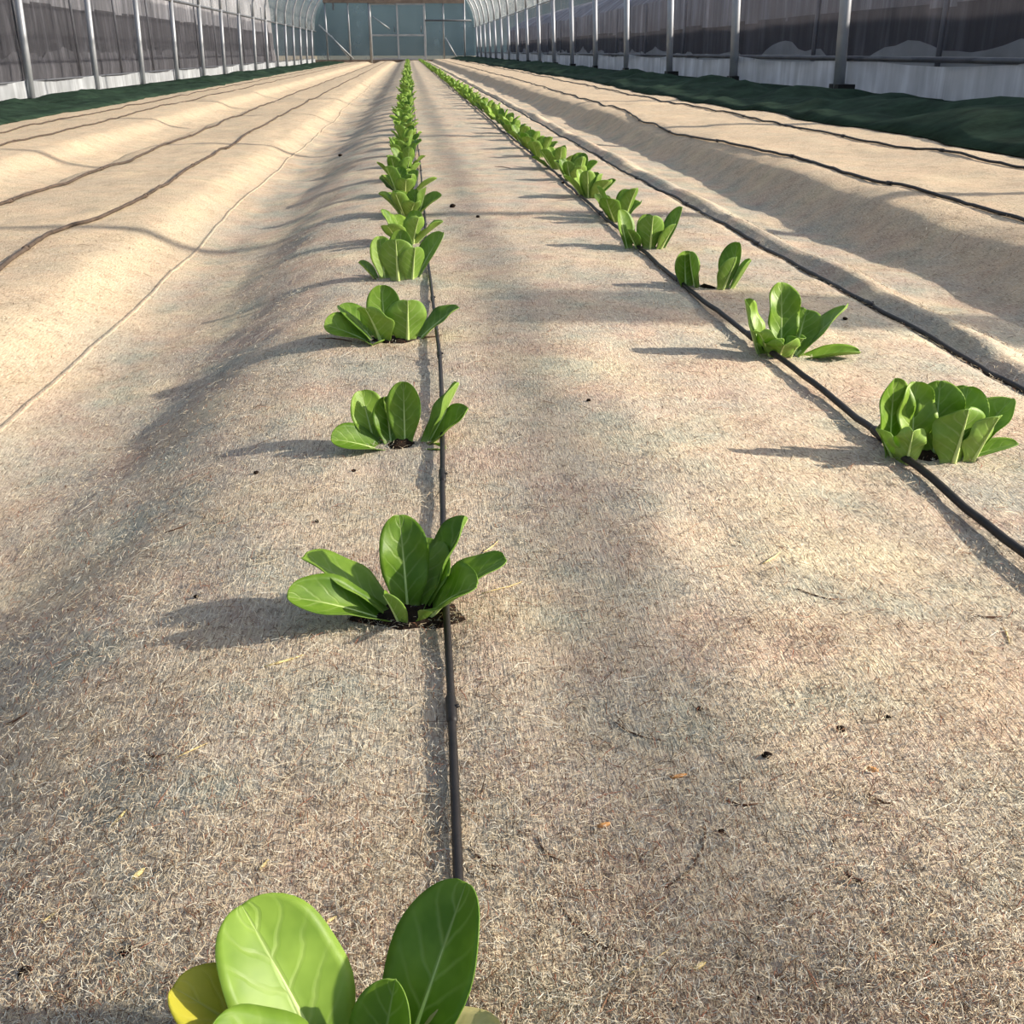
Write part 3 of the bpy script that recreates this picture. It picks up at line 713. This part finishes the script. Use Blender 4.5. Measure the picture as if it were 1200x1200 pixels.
def joined(r, res):
    V, F, uv, mi = [], [], [], []
    for i, l_ in enumerate(random_leaves(r)):
        v_, f_, u_, m_, _ = leaf_shape(nu=res[0], nv=res[1], phase=i * 2.1, **l_)
        b = len(V); V += v_; F += [tuple(b + q_ for q_ in ff) for ff in f_]; uv += u_; mi += m_
    return mesh_np('lettuce', V, F, MATSETS['g'], True, uv, mi)
far_meshes = [joined(ra, (7, 5)) for _ in range(10)]
ORD = ['first', 'second', 'third', 'fourth', 'fifth', 'sixth', 'seventh', 'eighth']
for rows, xx0, lab, grp, anchor in ((y1s, -.022, LAB1, G1, 'upright one with the long bright side leaf'), (y2s, .402, LAB2, G2, 'fan shaped one with three tall leaves')):
    for k, y in enumerate(rows):
        if y > 39.3: break
        x = xx0 + ra.uniform(-.012, .012); yj = y + ra.uniform(-.03, .03)
        lab_k = lab
        if k < 8:
            lab_k = '%s young lettuce beyond the %s' % (ORD[k], anchor)
        if k < 18:
            lettuce(x, yj, random_leaves(ra), lab_k, grp, hole=.009 if k < 6 else 0, res=(9, 7) if k < 8 else (7, 5), ribs=k < 4)
        else:
            o = link('lettuce', far_meshes[ra.randrange(10)], None, (x, yj, Hs(x, yj) - .002), (0, 0, ra.uniform(0, 6.28)))
            s_ = ra.uniform(.85, 1.15); o.scale = (s_, s_, s_ * ra.uniform(.9, 1.1)); tag(o, lab, 'lettuce', grp)

# ------------------------------------------------------------------ litter on the felt
Mi = camera_axes()
def on_ground(px, py):
    """world point of the bed surface seen at a photo position, used only to note where litter lies"""
    d = Mi @ Vector((px - 600, 600 - py, -1200)); z = 0.0
    for _ in range(6):
        t = (z - CAM_H) / d.z; z = Hs(d.x * t, d.y * t)
    return d.x * t, d.y * t
STRAW = plain('dry_straw', srgb(222, 200, 140), .6, .12, 80)
STRAW_O = plain('orange_straw', srgb(206, 150, 92), .6, .12, 80)
TWIG = plain('brown_twig', srgb(92, 66, 50), .8, .2, 80)
def straw(px, py, ang, L, w, mat, label, group, bend=.1):
    x, y = on_ground(px, py); a_ = math.radians(ang); pts = []; o = empty
    for s_ in (-.5, -.2, .15, .5):
        q_ = a_ + bend * s_; X = x + math.cos(q_) * L * s_; Y = y + math.sin(q_) * L * s_
        pts.append((X - x, Y - y, Hs(X, Y) + w * .7))
    o = MB().tube(pts, [w * .35, w * .5, w * .5, w * .2], 6).obj(group[0], mat, None, True, (x, y, 0))
    return tag(o, label, group[0].replace('_', ' '), group[1])
SG = ('straw', 'straw bits on the felt'); TG = ('twig', 'twigs on the felt')
SL = 'short piece of pale straw lying on the felt'; TL_ = 'thin dark brown twig lying on the felt'
for (px, py, an, L, w) in ((380, 1084, 32, .011, .0016), (163, 1027, 50, .006, .0022), (334, 776, 25, .022, .0013), (905, 655, 40, .02, .0012), (140, 960, 60, .010, .0012),
        (310, 1015, 60, .006, .0014), (576, 642, 58, .022, .0010), (1180, 745, 70, .02, .001), (60, 1075, 45, .008, .001), (590, 690, 30, .03, .0009), (225, 880, 35, .016, .0008), (820, 1135, 30, .006, .002), (760, 1130, 30, .022, .0007)):
    straw(px, py, an, L, w, STRAW, SL, SG)
for (px, py, an, L, w) in ((708, 970, 10, .006, .0022), (795, 912, 8, .008, .0018), (1022, 905, -30, .005, .0024)):
    straw(px, py, an, L, w, STRAW_O, 'small orange straw chip lying on the felt', ('straw', 'orange straw chips'))
for (px, py, an, L, w) in ((181, 888, -25, .012, .0011), (820, 1005, 55, .045, .0009), (1005, 1035, -40, .010, .0018), (565, 1010, -50, .02, .001), (395, 398, 155, .045, .0014), (505, 396, 10, .03, .0014), (870, 945, -15, .014, .0011), (1030, 940, -50, .012, .0012),
        (210, 620, 20, .02, .001), (1160, 725, -5, .016, .0013), (745, 862, -45, .03, .0007), (690, 1100, -48, .04, .0008), (20, 845, 15, .012, .0012), (480, 270, 170, .04, .0016), (590, 196, 150, .05, .0018), (640, 1000, -60, .02, .0007), (960, 700, -35, .03, .0008)):
    straw(px, py, an, L, w, TWIG, TL_, TG, .5)
def crumb(px, py, r, seed):
    x, y = on_ground(px, py); rr = random.Random(seed); v = []; f = []; nu_, nv_ = 8, 5
    for i in range(nv_ + 1):
        th = math.pi * i / nv_
        for j in range(nu_):
            q_ = 2 * math.pi * j / nu_; k = r * rr.uniform(.7, 1.15)
            v.append((k * 1.2 * math.sin(th) * math.cos(q_), k * math.sin(th) * math.sin(q_), r * .5 + k * .7 * math.cos(th)))
    for i in range(nv_):
        for j in range(nu_): f.append((i * nu_ + j, (i + 1) * nu_ + j, (i + 1) * nu_ + (j + 1) % nu_, i * nu_ + (j + 1) % nu_))
    tag(link('soil_crumb', mesh_np('soil_crumb', v, f, [SOIL]), None, (x, y, Hs(x, y))), 'small dark crumb of soil lying on the felt', 'soil', 'soil crumbs on the felt')
for i, (px, py, r) in enumerate(((30, 1141, .0022), (147, 1117, .0023), (530, 243, .006), (399, 183, .007), (898, 887, .0022), (985, 856, .0020), (820, 832, .0016), (845, 975, .0014), (372, 612, .0016), (415, 553, .002), (990, 375, .003), (300, 555, .002),
        (690, 470, .002), (1040, 842, .0016), (1095, 1105, .0012), (890, 1170, .001), (560, 255, .004), (660, 215, .004), (795, 330, .003), (230, 700, .0016))):
    crumb(px, py, r, i)
